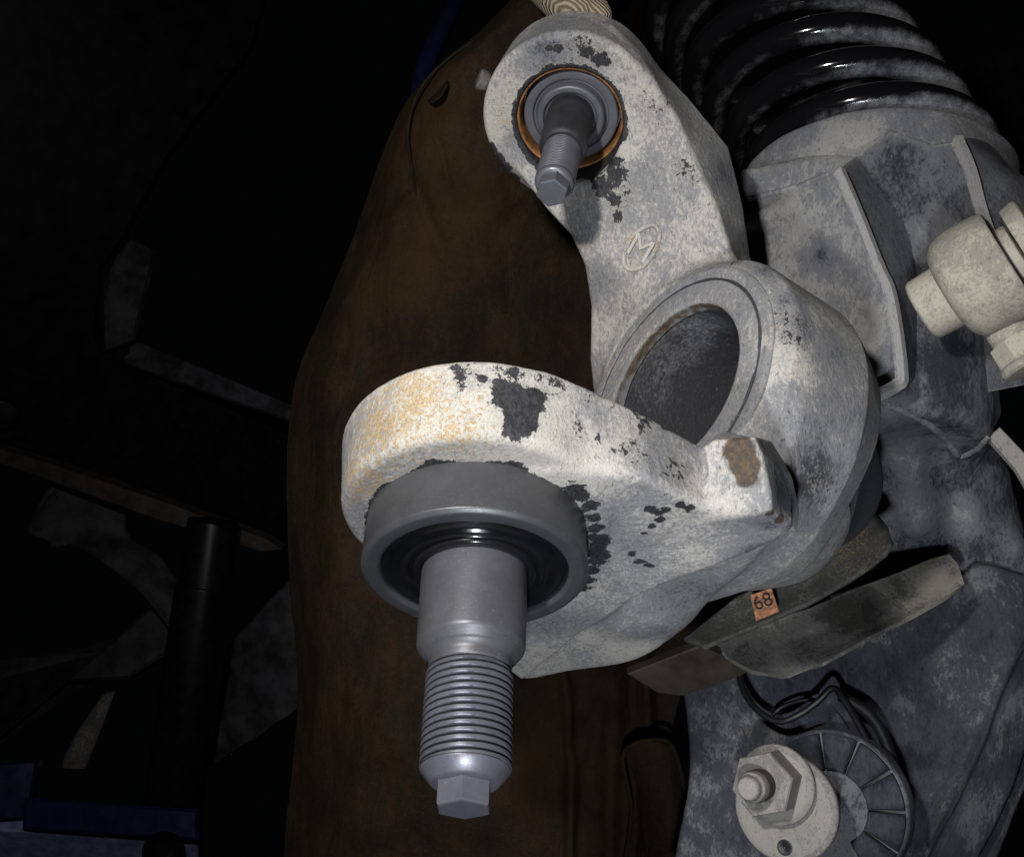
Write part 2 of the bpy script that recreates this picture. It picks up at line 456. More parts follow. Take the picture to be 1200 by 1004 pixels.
def plain(name, col, rough=.5, metal=0.0, var=.25, scale=150, bmp=.15, coat=None, spec=.5):
    t = NT(name); f = t.noise(scale, 5, .6); f2 = t.noise(scale*6, 3)
    c = t.mix(t.ramp(f, .3, .7), tuple(x*(1-var) for x in col), tuple(x*(1+var) for x in col))
    return t.out(c, t.math('ADD', rough-.08, t.math('MULTIPLY', f, .16)), metal, t.bump(t.math('ADD', f, t.math('MULTIPLY', f2, .5)), bmp, .0004), spec, coat)
M['seal'] = plain('black_seal_rubber', (.008, .008, .009), .16, 0, .2, 90, .03)
M['copper'] = plain('rusty_brown_sleeve', (.22, .095, .03), .6, .1, .5, 200, .5)
M['black'] = plain('black_rubber', (.006, .006, .007), .5)
M['dark'] = plain('dark_bare_steel', (.03, .03, .034), .5, .2)
M['blackpaint'] = plain('black_chassis_paint', (.008, .008, .009), .36, 0, .4, 60, .2, None, .2)
M['blue'] = plain('blue_enamel', (.012, .015, .06), .2, 0, .3, 60, .1, .2, .4)
M['greycast'] = plain('grey_alloy', (.036, .037, .042), .6, 0, .6, 40, .3, None, .2)
M['brownplate'] = plain('brown_dirty_steel', (.045, .036, .027), .6, .1, .4, 70, .3)
M['orange'] = plain('orange_tag', (.40, .17, .08), .55, 0, .6, 500, .5)
M['ink'] = plain('black_ink', (.012, .01, .01), .6)
M['plated'] = dusty('dull_zinc', dust=(.31, .295, .268), blue=(.17, .165, .158), deep=(.07, .066, .06), balance=.45, ochre=.1, bmp=.3, speck=.2)
M['litblue'] = plain('lit_blue_enamel', (.24, .27, .48), .4, 0, .3, 80, .2)  # lit face of the blue jack, its brightness put into the colour

def leather_mat():
    t = NT('brown_suede_leather'); f = t.noise(1500, 3, .7); m = t.noise(26, 4, .5, .3); g = t.noise(260, 6, .7)
    wr = t.noise(70, 4, .6, 1.2, stretch=((1, 1, .25), (.1, .35, .2)))
    v = t.math('ADD', t.math('MULTIPLY', m, .4), t.math('ADD', t.math('MULTIPLY', g, .35), t.math('MULTIPLY', wr, .25)))
    v = t.math('ADD', v, t.math('MULTIPLY', t.attr('painted_glow'), .22))  # lifts the hide colour where a warm glow is painted in
    c = t.mix(t.ramp(v, .36, .76), (.006, .0036, .0017), (.043, .0215, .0062))
    c = t.mix(t.math('MULTIPLY', t.ramp(f, .56, .70), .6), c, (.095, .05, .015))
    c = t.mix(t.math('MULTIPLY', t.ramp(f, .45, .35), .5), c, (.009, .005, .003))
    h = t.math('ADD', f, t.math('ADD', t.math('MULTIPLY', g, .9), t.math('MULTIPLY', wr, 2.2)))
    return t.out(c, .75, 0, t.bump(h, .6, .0012), .25)
M['leather'] = leather_mat()
def spring_mat():
    t = NT('glossy_black_spring'); f = t.noise(160, 6, .7); g = t.noise(45, 4); fin = t.noise(1300, 4, .7)
    d = t.math('ADD', t.attr('dust_light'), t.math('ADD', t.math('MULTIPLY', t.math('SUBTRACT', f, .5), .35), t.math('MULTIPLY', t.math('SUBTRACT', g, .5), .5)))
    df = t.ramp(t.math('ADD', d, t.math('MULTIPLY', t.math('SUBTRACT', fin, .5), .14)), .36, .85)
    dc = t.mix(t.ramp(t.math('ADD', t.math('MULTIPLY', fin, .5), t.math('MULTIPLY', f, .5)), .38, .62), (.085, .09, .108), (.24, .24, .246))
    c = t.mix(df, (.005, .005, .006), dc)
    return t.out(c, t.math('ADD', .10, t.math('MULTIPLY', df, .65)), 0, t.bump(t.math('MULTIPLY', df, fin), .3, .0006), .5)
M['spring'] = spring_mat()
def weave_mat():
    t = NT('beige_woven_strap'); w = t.n('ShaderNodeTexWave'); w.bands_direction = 'DIAGONAL'
    t.l(t.tc.outputs['Object'], w.inputs[0]); w.inputs['Scale'].default_value = 260; w.inputs['Distortion'].default_value = 1.5
    c = t.mix(w.outputs[1], (.16, .12, .08), (.50, .43, .33))
    return t.out(c, .9, 0, t.bump(w.outputs[1], .8, .001), .2)
M['weave'] = weave_mat()

# ------------------------------------------------------------------ steering knuckle
kL = nrm(A(-.018, -.629, -.777)); CL = P(556, 674, 32)          # lower ball joint: axis (pointing out) and bearing face
kU = nrm(A(-.15, -.735, -.66)); CU = P(667, 144, 46)            # upper ball joint
bB = nrm(A(-.806, -.45, .38)); CB = P(787, 453, 41.6)             # main bore
C0 = P(557, 648, 32)-kL*1.25                                    # foot of the lower eye; the joint sits a little off its middle
knuckle = thing('steering_knuckle', 'dusty pale cast steering knuckle with a big round bore and two ball joint eyes', 'knuckle', CB)
NONE = None
armL = Loft([(560, 552), (650, 548), (700, 552), (760, 562), (825, 592), (880, 596), (930, 612), (924, 628), (880, 650), (800, 676), (740, 706), (680, 745), (612, 800), (585, 780), (540, 700)],
            C0, kL, 2.7, .3,
            [(545, 440), (640, 436), (690, 452), (750, 480), (822, 520), (872, 528), (905, 556), NONE, NONE, NONE, NONE, NONE, NONE, NONE, NONE])
armL2 = Loft(smooth_curve([(600, 700), (700, 600), (820, 600), (900, 620), (910, 645), (852, 700), (805, 745), (770, 772), (730, 786), (670, 794), (614, 803), (590, 780)], 3, True), C0-kL*.55, kL, 3.2, .9)
lugN = nrm(A(-.30, -.93, -.10)); lugO = P(858, 530, 32.0)
lug = Loft([(824, 524), (836, 516), (884, 511), (892, 530), (902, 575), (905, 600), (838, 606)], lugO, lugN, 3.0, .16,
           [NONE, NONE, (905, 517), (930, 560), (938, 600), (935, 625), NONE])
nA = nrm(A(-.42, -.88, -.16)); OA = P(745, 240, 45.6)
armU = Loft([(596, 190), (640, 246), (668, 276), (684, 312), (691, 360), (690, 420), (700, 480), (860, 420), (872, 340), (858, 300), (838, 240), (815, 190), (795, 140), (762, 92), (716, 34), (650, 60), (600, 120)],
            OA, nA, 3.6, .3,
            [NONE, NONE, NONE, NONE, NONE, NONE, NONE, (900, 420), (895, 345), (880, 300), (872, 240), (856, 172), (808, 114), (776, 82), (738, 46), NONE, NONE])
barrel_prof = [(-6.4, 0), (-6.4, 5.2), (-5.0, 5.85), (-4.5, 6.05), (-.85, 6.05), (-.6, 5.98), (-.1, 5.48), (0, 5.4), (0, 0)]
dnB = nrm(kL-bB*np.dot(kL, bB)); CB2 = CB+dnB*1.5+A(.0, .2, 0)
def f_knuckle(p):
    bossL = sd_cyl(p, C0, kL, -2.8, 0, 4.62, 4.32, .35)
    d = smin(armL(p), bossL, .35)
    d = smin(d, armL2(p), .5)
    d = smin(d, lug(p), .5)
    bar = smin(sd_lathe(p, CB, bB, barrel_prof), sd_cyl(p, CB2, bB, -4.5, -1.0, 5.7, 5.65, .3), .4)
    bossU = sd_cyl(p, CU-kU*.15, kU, -3.4, 0, 3.75, 4.0, .3)
    au = smin(armU(p), bossU, .6)
    web = sd_cap(p, P(800, 590, 36.5), P(900, 600, 44), 2.2, 3.2)
    web2 = sd_cap(p, P(850, 560, 38), P(940, 560, 47), 2.0, 3.5)
    web3 = sd_cap(p, P(740, 690, 39.5), P(840, 620, 44), 1.5, 2.6)
    d = smin(smin(smin(d, web, 1.0), web2, 1.2), web3, 1.2)
    d = smin(d, bar, 1.3)
    d = smin(d, au, 1.5)
    # bore, groove round the sleeve, joint sockets
    q = p-CB; s = q@bB; r = np.linalg.norm(q-s[:, None]*bB, axis=1)
    face = np.maximum(s-.02, r-5.4)                                   # machined front face stays flat
    cut = np.maximum(np.maximum(-.02-s, s-4.5), r-5.4-.5*s)
    d = smax(d, -cut, .25)
    bore = np.maximum(r-3.70-.10*np.clip((s+.5)/.5, 0, 1), -8.6-s)
    d = smax(d, -bore, .1)
    groove = np.hypot(r-4.8, s)-.085
    d = smax(d, -groove, .06)
    qL = p-CL; sL = qL@kL+1.5; rL = np.linalg.norm(qL-sL[:, None]*kL, axis=1)
    d = smax(d, -np.maximum(rL-3.66, -1.6-sL), .1)
    qU = p-CU; sU = qU@kU; rU = np.linalg.norm(qU-sU[:, None]*kU, axis=1)
    d = smax(d, -np.maximum(rU-2.42, np.maximum(-1.9-sU, sU-4)), .12)
    return d
KV, KF, KN = sd_mesh(f_knuckle, (-7, 25.5, -12.5), (19.5, 56.5, 21.5), .105, noise=.010, nscale=.7)
KV = KV+KN*(.005*fbm(KV*5.0, 2))[:, None]
def knuckle_marks(V):
    qL = V-CL; sL = qL@kL+1.7; rL = np.linalg.norm(qL-sL[:, None]*kL, axis=1)
    ang = np.arctan2(qL@basis(kL)[0], qL@basis(kL)[1])
    rim = np.clip(1.2-np.abs(rL-3.68)/(.42+.22*vnoise(V*.9)), 0, 1)*(np.abs(sL) < 1.0)
    chip = np.maximum(rim, blobs(V, [(598, 458, .8, 1.2), (615, 472, .9, 1.3), (628, 462, .7, 1.1), (607, 495, .6, 1.2), (618, 490, .6, 1.1), (567, 438, .25), (580, 442, .2), (762, 602, .35), (772, 607, .35), (782, 603, .3), (774, 614, .26), (766, 622, .24), (758, 630, .2), (800, 597, .33), (810, 600, .33), *[(u, v, .38+.34*((u*7+v*13) % 10)/10, .95) for u, v in ((676, 578), (684, 588), (691, 599), (697, 611), (700, 624), (702, 637), (702, 650), (699, 662), (695, 673), (689, 684), (681, 693), (671, 701), (660, 707), (648, 713), (636, 717), (706, 642), (703, 656))],
        (700, 72, .55), (690, 66, .4), (708, 78, .3), (652, 62, .35), (640, 60, .25), (572, 178, .5), (578, 188, .55), (588, 200, .55), (600, 212, .5), (720, 205, .9, .75), (712, 190, .8, .8), (716, 235, .7, .75), (722, 252, .5, .75), (702, 215, 1.1, .8), (696, 200, .8, .9), (730, 222, .9, .55),
        (742, 655, .3, .7), (750, 663, .35, .8), (760, 668, .3, .7), (700, 455, 1.2, .45), (650, 440, 1.2, .45), (760, 490, 1.6, .40), (540, 428, 1.5, .45), (600, 430, 1.2, .46), (790, 545, 1.6, .36), (740, 520, 1.6, .36), (690, 500, 1.5, .38), (925, 365, 1.4, .42), (938, 395, 1.2, .42), (960, 565, 1.4, .36), (870, 300, 1.2, .45), (760, 120, 1.5, .4), (800, 200, 1.5, .36), (680, 60, 1.4, .42)]))
    qU = V-CU; sU = qU@kU; rU = np.linalg.norm(qU-sU[:, None]*kU, axis=1)
    chip = np.maximum(chip, np.clip(1.1-np.abs(rU-2.45)/(.28+.12*vnoise(V*1.2)), 0, 1)*(np.abs(sU) < .8)*.9)
    rust = blobs(V, [(440, 500, 3.2, 1.2), (480, 470, 3.0, 1.2), (530, 490, 2.5, 1.1), (410, 560, 2.5, 1.2), (590, 150, 1.8, .6), (735, 300, 2.0, .5)])
    stain = blobs(V, [(862, 532, .75, 1.3), (868, 548, .75, 1.2), (873, 565, .6, 1.0), (919, 612, .35), (905, 608, .3)])
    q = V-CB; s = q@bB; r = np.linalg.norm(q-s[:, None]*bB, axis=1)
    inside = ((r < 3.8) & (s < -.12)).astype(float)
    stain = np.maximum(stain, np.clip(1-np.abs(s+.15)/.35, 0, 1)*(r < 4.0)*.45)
    grime_shade = np.maximum(blobs(V, [(935, 375, 1.4, 1.0), (925, 350, 1.0, .7), (960, 560, 2.6, .9), (925, 585, 1.8, 1.1), (880, 650, 1.8, .8), (940, 480, 1.6, .5), (820, 715, 2.5, .7), (780, 745, 2.0, .5), (1000, 500, 2.4, .7), (985, 420, 2.0, .6), (690, 620, 1.8, .5), (740, 640, 1.8, .45), (650, 740, 2, .4),
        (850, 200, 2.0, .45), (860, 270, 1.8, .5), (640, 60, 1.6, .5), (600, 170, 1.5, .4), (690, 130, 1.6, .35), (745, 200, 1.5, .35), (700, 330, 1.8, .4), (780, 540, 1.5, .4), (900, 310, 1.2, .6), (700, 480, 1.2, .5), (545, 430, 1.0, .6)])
        * (.8+.5*fbm(V*.6)), inside*(.7+.4*np.clip((-s-2)/3, 0, 1)))  # bore wall toned darker, more so deeper in
    grime_shade = np.maximum(grime_shade, ((r > 3.75) & (r < 5.4) & (np.abs(s) < .1))*.25)
    dust_light = blobs(V, [(640, 500, 3.5, .9), (560, 470, 3, .8), (860, 580, 1.6, .45), (760, 780, 3.5, .5), (830, 250, 2.5, .5), (905, 430, 2.2, .5), (600, 150, 2.5, .4)])
    return dict(chip=chip, rust=rust, stain=stain, grime_shade=grime_shade, dust_light=dust_light)
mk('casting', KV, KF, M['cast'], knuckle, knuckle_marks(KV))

v, f = lathe(round_profile([(-.42, 3.64), (-.12, 3.66), (.02, 3.72), (.10, 3.86), (.10, 4.70), (.02, 4.76), (-.06, 4.8), (.02, 4.84), (.08, 4.9), (.08, 5.26), (-.02, 5.4), (-.35, 5.44)], .03), CB, bB, 120)
v = v+.02*np.stack([fbm(v*.8+3), fbm(v*.8+9), fbm(v*.8+17)], 1)
rr = np.linalg.norm((v-CB)-np.outer((v-CB)@bB, bB), axis=1)
mk('bearing_seat', v, f, M['cast'], knuckle, dict(grime_shade=np.where(np.abs(rr-4.8) < .06, 2.2, .12), stain=np.clip(1-np.abs(rr-3.68)/.12, 0, 1)*.55))

# ------------------------------------------------------------------ lower ball joint
bj = thing('ball_joint', 'big dark lower ball joint with thick threaded stud and wide bearing ring', 'ball joint', CL)
v, f = lathe(round_profile([(-2.75, 0), (-2.75, 3.5), (-.2, 3.56), (-.12, 3.56), (0, 3.42), (.0, 3.02), (-.08, 2.95), (-.45, 2.92), (-.5, 0)], .05), CL, kL, 128)
mk('bearing_ring', v, f, M['ring'], bj, sharp=60)
v, f = lathe(round_profile([(-.3, 2.93), (-.16, 2.9), (-.12, 2.72), (-.2, 2.62), (-.22, 2.35), (-.1, 2.25), (-.08, 2.1), (-.2, 2.02), (-.15, 1.95), (-.02, 1.9), (.02, 1.78), (-.1, 1.66)], .05), CL, kL, 128)
mk('seal', v, f, M['seal'], bj)
v, f = lathe(round_profile([(-.9, 1.62), (.2, 1.66), (2.44, 1.63), (2.52, 1.61), (2.76, 1.43), (2.82, 1.34), (2.96, 1.24), (3.25, 1.22), (3.3, 0)], .07, 4), CL, kL, 96)
mk('stud_shank', v, f, M['stud'], bj)
v, f = thread(1.07, 1.28, 3.1, 6.15, .213, CL, kL, 96, 14)
v2, f2 = lathe([(6.0, 1.05), (6.1, 1.2), (6.16, 1.26), (6.2, 1.25), (6.52, .98), (6.56, .93), (6.57, .85), (6.57, 0)], CL, kL, 96)
mk('thread', *merge((v, f), (v2, f2)), M['thread'], bj, sharp=70)
v, f = hexprism(.80, 6.4, 7.25, CL, kL, .52, .07)
mk('hexagon_tip', v, f, M['thread'], bj, smooth=False)

# ------------------------------------------------------------------ upper ball joint
bu = thing('ball_joint', 'small upper ball joint with grey stud inside a brown sleeve ring', 'ball joint', CU)
v, f = lathe(round_profile([(-1.9, 2.41), (-.32, 2.41), (-.28, 2.38), (-.32, 2.3), (-.5, 2.27), (-1.6, 2.26)], .04), CU, kU, 96)
mk('sleeve_ring', v, f, M['copper'], bu)
v, f = lathe(round_profile([(-1.8, 2.15), (-.72, 2.15), (-.65, 2.08), (-.65, 1.74), (-.85, 1.7), (-.85, 1.6), (-.45, 1.54), (-.38, 1.46), (-.38, 1.24), (-.6, 1.16), (-.6, 0)], .05), CU, kU, 96)
mk('flange', v, f, M['flange'], bu)
v, f = lathe(round_profile([(-.8, 1.08), (2.5, 1.04), (2.62, .98), (2.75, .84), (2.9, .84), (2.9, 0)], .06), CU, kU, 80)
mk('stud_shank', v, f, M['dark'], bu)
v, f = thread(.775, .825, 2.75, 5.55, .14, CU, kU, 72, 8)
v2, f2 = lathe([(5.4, .77), (5.55, .80), (5.67, .78), (5.75, .68), (5.75, 0)], CU, kU, 72)
mk('thread', *merge((v, f), (v2, f2)), M['thread'], bu)
v, f = hexprism(.66, 5.65, 6.45, CU, kU, .2, .06)
mk('hexagon_tip', v, f, M['thread'], bu, smooth=False)

# ------------------------------------------------------------------ spring and its housing on the right
aS = nrm(A(.12, .33, .93)); CS = P(1025, 228, 57); shS = A(-1.0, .9, 2.1)   # cup axis; the turns lean over to the left
US, VS, _ = basis(aS)
def coil(turns, R, wire, s0, a0, n=90, seg=20):
    N = int(turns*n); path = []
    for i in range(N+1):
        t = i/n; a = a0+2*math.pi*t; k = max(0, t-.5)+.5*min(t, .5)
        path.append(CS+aS*s0+shS*k+(US*math.cos(a)+VS*math.sin(a))*R)
    V, F = tube(path, wire, seg)
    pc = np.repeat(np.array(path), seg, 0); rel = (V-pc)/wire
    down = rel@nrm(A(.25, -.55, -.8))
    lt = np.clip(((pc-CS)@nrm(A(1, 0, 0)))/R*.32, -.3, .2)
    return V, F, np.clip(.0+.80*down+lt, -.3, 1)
v, f, dd = coil(5.6, 6.35, .80, .75, 2.2)
o = mk('coil_spring', v, f, M['spring'], None, dict(dust_light=dd), loc=CS)
tag(o, 'glossy black coil spring with dust on the undersides of its turns', 'coil spring')

housing = thing('axle_housing', 'large dusty grey housing with a spring cup, standing behind the knuckle', 'housing', P(1080, 480, 54))
v, f = lathe(round_profile([(-.4, 5.4), (-.35, 6.9), (.1, 7.0), (.3, 7.12), (.25, 7.3), (-.1, 7.36), (-1.6, 7.3), (-2.2, 7.1), (-2.6, 6.75), (-2.8, 6.3), (-2.8, 5.0)], .15, 3), CS, aS, 110)
v = v+0.05*np.stack([fbm(v*.5+3), fbm(v*.5+9), fbm(v*.5+17)], 1)
mk('spring_cup', v, f, M['house'], housing, dict(grime_shade=blobs(v, [(890, 210, .8, .9), (1120, 190, 1.2, .4)]), dust_light=blobs(v, [(1000, 160, 3.0, .6)])))

gus = Loft([(800, 205), (985, 184), (1012, 250), (1048, 350), (1062, 440), (1035, 480), (960, 520), (840, 440), (800, 300)], P(980, 340, 50.2), nrm(A(-.42, -.88, .16)), 4.5, .35)
panel = Loft([(985, 200), (1040, 152), (1125, 166), (1190, 250), (1190, 420), (1060, 440)], P(1060, 240, 51.6), nrm(A(-.2, -.95, -.22)), 3.5, .3)
low = Loft(smooth_curve([(985, 480), (1040, 440), (1110, 400), (1172, 470), (1168, 512), (1130, 545), (1150, 600), (1205, 640), (1225, 760), (1120, 800), (1000, 760), (960, 620)], 3, True), P(1090, 560, 52.3), nrm(A(-.2, -.93, -.32)), 5, 1.0)
def f_house(p):
    body = sd_cyl(p, CS, aS, -15, -2.2, 5.4, 6.9, .6)
    d = smin(body, gus(p), 2.2); d = smin(d, panel(p), .35)
    d = smin(d, low(p), .8)
    tube1 = sd_cap(p, P(1075, 470, 55), P(1115, 720, 58.5), 3.6, 4.6)
    d = smin(d, tube1, .9)
    d = smin(d, sd_cap(p, P(1108, 470, 51.8), P(1135, 640, 53.6), .35, .5), 1.0)
    d = smin(d, sd_cap(p, P(1045, 475, 51.5), P(1075, 610, 52.8), .5, .7), 1.2)
    # raised weld seam across the gusset and a shallow hollow beside the flange
    d = smin(d, sd_cap(p, P(860, 268, 52.2), P(930, 244, 51.7), .3, .3), .8); d = smin(d, sd_cap(p, P(930, 244, 51.7), P(995, 205, 51.2), .3, .3), .8)
    d = smin(d, sd_cap(p, P(1005, 265, 49.9), P(1040, 440, 48.8), .25, .25), .5)
    hollow = sd_cap(p, P(955, 285, 48.6), P(970, 370, 48.6), 2.2, 2.2)
    d = smax(d, -hollow, .9)
    return d
HV, HF, HN = sd_mesh(f_house, (9, 44, -15), (34, 66, 18.5), .16, noise=.06, nscale=.6)
HV = HV+HN*(.02*fbm(HV*3.0, 2))[:, None]
mk('body', HV, HF, M['house'], housing, dict(grime_shade=np.maximum(blobs(HV, [(960, 300, 1.5, .8), (1050, 240, 3, .5), (1120, 430, 5, .9), (1180, 400, 4, .9), (1080, 330, 3, .6)]), np.clip((3.5-HV[:, 2])/6, 0, .5)),  # body also toned darker towards the bottom
    dust_light=blobs(HV, [(930, 330, 3, .5), (1010, 400, 2.5, .6), (1070, 530, 2.5, .9), (1082, 600, 2.0, .8), (1128, 610, 1.6, .9), (1100, 520, 1.6, .7)])))
# pressed bracket flanges that hold the link
v, f = sheet([[(984, 199, 46.8), (1000, 186, 48.6), (1004, 183, 49.0), (1044, 155, 49.3), (1092, 171, 49.3), (1135, 165, 49.6)],
              [(1004, 245, 46.2), (1040, 246, 48.6), (1046, 242, 49.0), (1075, 228, 49.2), (1118, 232, 49.3), (1165, 230, 49.6)],
              [(1030, 310, 45.7), (1070, 296, 48.6), (1077, 292, 48.9), (1100, 284, 49.1), (1140, 280, 49.2), (1190, 280, 49.6)],
              [(1046, 350, 45.5), (1080, 345, 48.5), (1087, 342, 48.8), (1110, 336, 49), (1150, 330, 49.1), (1200, 330, 49.6)],
              [(1058, 436, 45.2), (1082, 428, 48.4), (1090, 425, 48.7), (1115, 420, 48.9), (1155, 410, 49), (1205, 400, 49.6)],
              [(1052, 452, 45.2), (1075, 450, 48.4), (1083, 448, 48.7), (1110, 445, 48.9), (1155, 440, 49), (1205, 430, 49.6)],
              [(1029, 464, 45.8), (1062, 470, 48.4), (1070, 470, 48.7), (1105, 468, 48.9), (1155, 460, 49), (1205, 450, 49.6)]], 8, 8, .34, None, True)
nb = len(v)
bead = lambda px: tube(smooth_curve([P(*q) for q in px], 8), .24, 4)
v, f = merge((v, f), bead([(984, 199, 46.8), (1004, 245, 46.2), (1030, 310, 45.7), (1046, 350, 45.5), (1058, 436, 45.2), (1052, 452, 45.2), (1029, 464, 45.8)]))
mk('bracket_flange', v, f, M['house'], housing, dict(dust_light=np.where(np.arange(len(v)) < nb, 0, .7), grime_shade=np.where(np.arange(len(v)) < nb, .45, 0)), sharp=40)  # edge paled and faces darkened: light and shade put into the colour
v, f = sheet([[(1122, 162, 46.4), (1140, 162, 47.8), (1160, 168, 51.0)], [(1138, 200, 45.4), (1162, 190, 46.8), (1190, 200, 48.8)], [(1153, 255, 44.4), (1190, 230, 45.8), (1225, 225, 47.8)], [(1176, 310, 43.8), (1215, 290, 45.3), (1250, 280, 47.8)], [(1204, 352, 43.6), (1240, 330, 45.3), (1270, 330, 47.8)], [(1240, 395, 43.6), (1270, 380, 45.3), (1300, 370, 47.8)]], 8, 8, .36)
nb = len(v)
v, f = merge((v, f), bead([(1122, 162, 46.4), (1138, 200, 45.4), (1153, 255, 44.4), (1176, 310, 43.8), (1204, 352, 43.6), (1240, 395, 43.6)]))
mk('bracket_flange', v, f, M['house'], housing, dict(dust_light=np.where(np.arange(len(v)) < nb, 0, .7), grime_shade=np.where(np.arange(len(v)) < nb, .4, 0)), sharp=40)  # same here: lit edge and shaded faces are in the colour

# weld beads laid on the housing surface
def weld(px, r=.16):
    c = smooth_curve(px, 14); pts = []
    for u, v_ in c:
        h_ = hit(HV, u, v_); pts.append(h_)
    pts = np.array(pts); k = np.array([pts[max(0, i-3):i+4].mean(0) for i in range(len(pts))])
    rr = r*(1+.07*np.sin(np.arange(len(k))*1.9)+.35*vnoise(k*2))
    k = k+A(0, .05, 0)
    return tube(k, rr, 10)
for px in ([(872, 232), (900, 226), (940, 214), (972, 200)], [(1040, 474), (1070, 490), (1100, 508), (1126, 540)], [(1126, 540), (1146, 528), (1162, 512)]):
    v, f = weld(px); mk('weld_bead', v, f, M['house'], housing, dict(grime_shade=np.ones(len(v))*.3))

# ------------------------------------------------------------------ stabiliser link bushing
aL = nrm(A(.72, -.46, .46)); CK = P(1152, 324, 44.2)
link = thing('stabiliser_link', 'cream coloured round link bushing with bolt between the bracket flanges', 'link', CK)
v, f = lathe(round_profile([(-1.65, 1.3), (-1.5, 1.95), (-1.1, 2.38), (-.4, 2.52), (.6, 2.52), (1.15, 2.42), (1.25, 2.32), (1.2, 2.12), (.7, 2.05), (.6, 1.4)], .25, 4), CK, aL, 80)
mk('bushing', v, f, M['bush'], link, dict(grime_shade=blobs(v, [(1150, 300, 1.2, .3)])))
v, f = lathe(round_profile([(-2.9, 0), (-2.9, 1.28), (-2.75, 1.42), (-1.5, 1.46), (1.7, 1.46), (1.75, .8), (1.8, 0)], .1), CK, aL, 64)
mk('sleeve', v, f, M['bush'], link)
v, f = lathe(round_profile([(1.3, 1.35), (1.3, 2.05), (1.1, 2.06), (1.0, 1.95), (.9, 1.4)], .05), CK, aL, 64)
mk('inner_washer', v, f, M['black'], link)
CW = P(1206, 276, 43.4)
v, f = lathe(round_profile([(-.5, 0), (-.5, 1.5), (0, 1.62), (.18, 1.6), (.26, 1.45), (.3, .9), (.3, 0)], .06), CW, aL, 56)
mk('washer', v, f, M['bush'], link)
v, f = hexprism(1.0, .25, 1.15, CW, aL, .3, .1)
mk('bolt_head', v, f, M['bush'], link, smooth=False)
aN = nrm(A(.35, -.35, -.87)); CN = P(1186, 392, 44)
v, f = lathe(round_profile([(-1.6, 0), (-1.5, 1.0), (.2, .95), (.3, 1.0), (.4, .9)], .1), CN, aN, 48)
mk('link_rod', v, f, M['bush'], link)
v, f = hexprism(1.12, .3, 1.35, CN, aN, .1, .15); mk('nut', v, f, M['bush'], link, smooth=False)
v, f = lathe(round_profile([(1.3, 0), (1.3, 1.2), (1.55, 1.25), (1.7, 1.1), (1.75, 0)], .06), CN, aN, 48); mk('nut_flange', v, f, M['bush'], link)
v, f = plate([(1158, 512), (1172, 500), (1215, 545), (1215, 590), (1190, 548)], P(1185, 535, 49), A(-.2, -.9, .3), .5)
tag(mk('steel_strip', v, f, M['plated'], None, smooth=False, loc=P(1185, 540, 49)), 'pale steel strip edge at the right border under the link nut', 'strip')

# ------------------------------------------------------------------ plates under the knuckle
pb = thing('backing_bracket', 'bent dusty steel bracket of two overlapping plates beneath the knuckle', 'bracket', P(960, 720, 46))
v, f = sheet([[(800, 748, 45.5), (860, 700, 46), (930, 660, 47), (975, 622, 47.5), (1000, 600, 48), (1018, 598, 48.2), (1030, 604, 48.3)], [(812, 752, 44.8), (870, 722, 45), (940, 690, 45.5), (985, 660, 46), (1015, 638, 46.3), (1034, 622, 46.6), (1041, 618, 46.8)], [(824, 757, 44.2), (880, 735, 44.2), (945, 707, 44.5), (990, 683, 45), (1020, 664, 45.3), (1036, 650, 45.5), (1043, 636, 45.7)]], 8, 8, .2, None, 2)
mk('upper_plate', v, f, M['plate'], pb, dict(rust=blobs(v, [(1000, 640, 3, 1.0), (860, 740, 2, .6)]), grime_shade=blobs(v, [(980, 650, 3, .3)])))
v, f = sheet([[(826, 756, 46.5), (880, 735, 46.5), (950, 712, 46.8), (1000, 690, 47.5), (1050, 672, 49.5), (1090, 655, 50.5), (1112, 649, 51)], [(850, 768, 45.8), (890, 758, 45.8), (955, 745, 46), (1010, 715, 46.6), (1060, 692, 48.6), (1098, 670, 49.6), (1122, 660, 50)], [(872, 780, 45), (905, 782, 45), (960, 768, 45), (1015, 740, 45.6), (1065, 716, 47.3), (1104, 694, 48.2), (1127, 674, 48.8)], [(882, 785, 44.8), (925, 794, 44.8), (965, 776, 44.6), (1018, 746, 45.2), (1068, 721, 46.8), (1107, 700, 47.8), (1130, 684, 48.4)]], 8, 8, .2, None, 2)
mk('lower_plate', v, f, M['plate'], pb, dict(grime_shade=blobs(v, [(1000, 720, 2.6, 1.1), (940, 760, 2.5, .8), (880, 765, 2.5, .7)]), dust_light=blobs(v, [(1090, 680, 1.6, 1.2)])), sharp=25)
v, f = plate([(735, 790), (820, 757), (884, 785), (842, 803), (800, 816), (770, 812)], P(810, 785, 46.5), A(-.1, -.8, -.55), .5)
mk('base_plate', v, f, M['brownplate'], pb, smooth=False)
nT = nrm(A(-.25, -.88, .35)); OT = P(896, 708, 44.15)
v, f = plate([(879, 697), (904, 688), (913, 716), (886, 727)], OT, nT, .12, .02)
tg = mk('number_tag', v, f, M['orange'], pb, smooth=False)
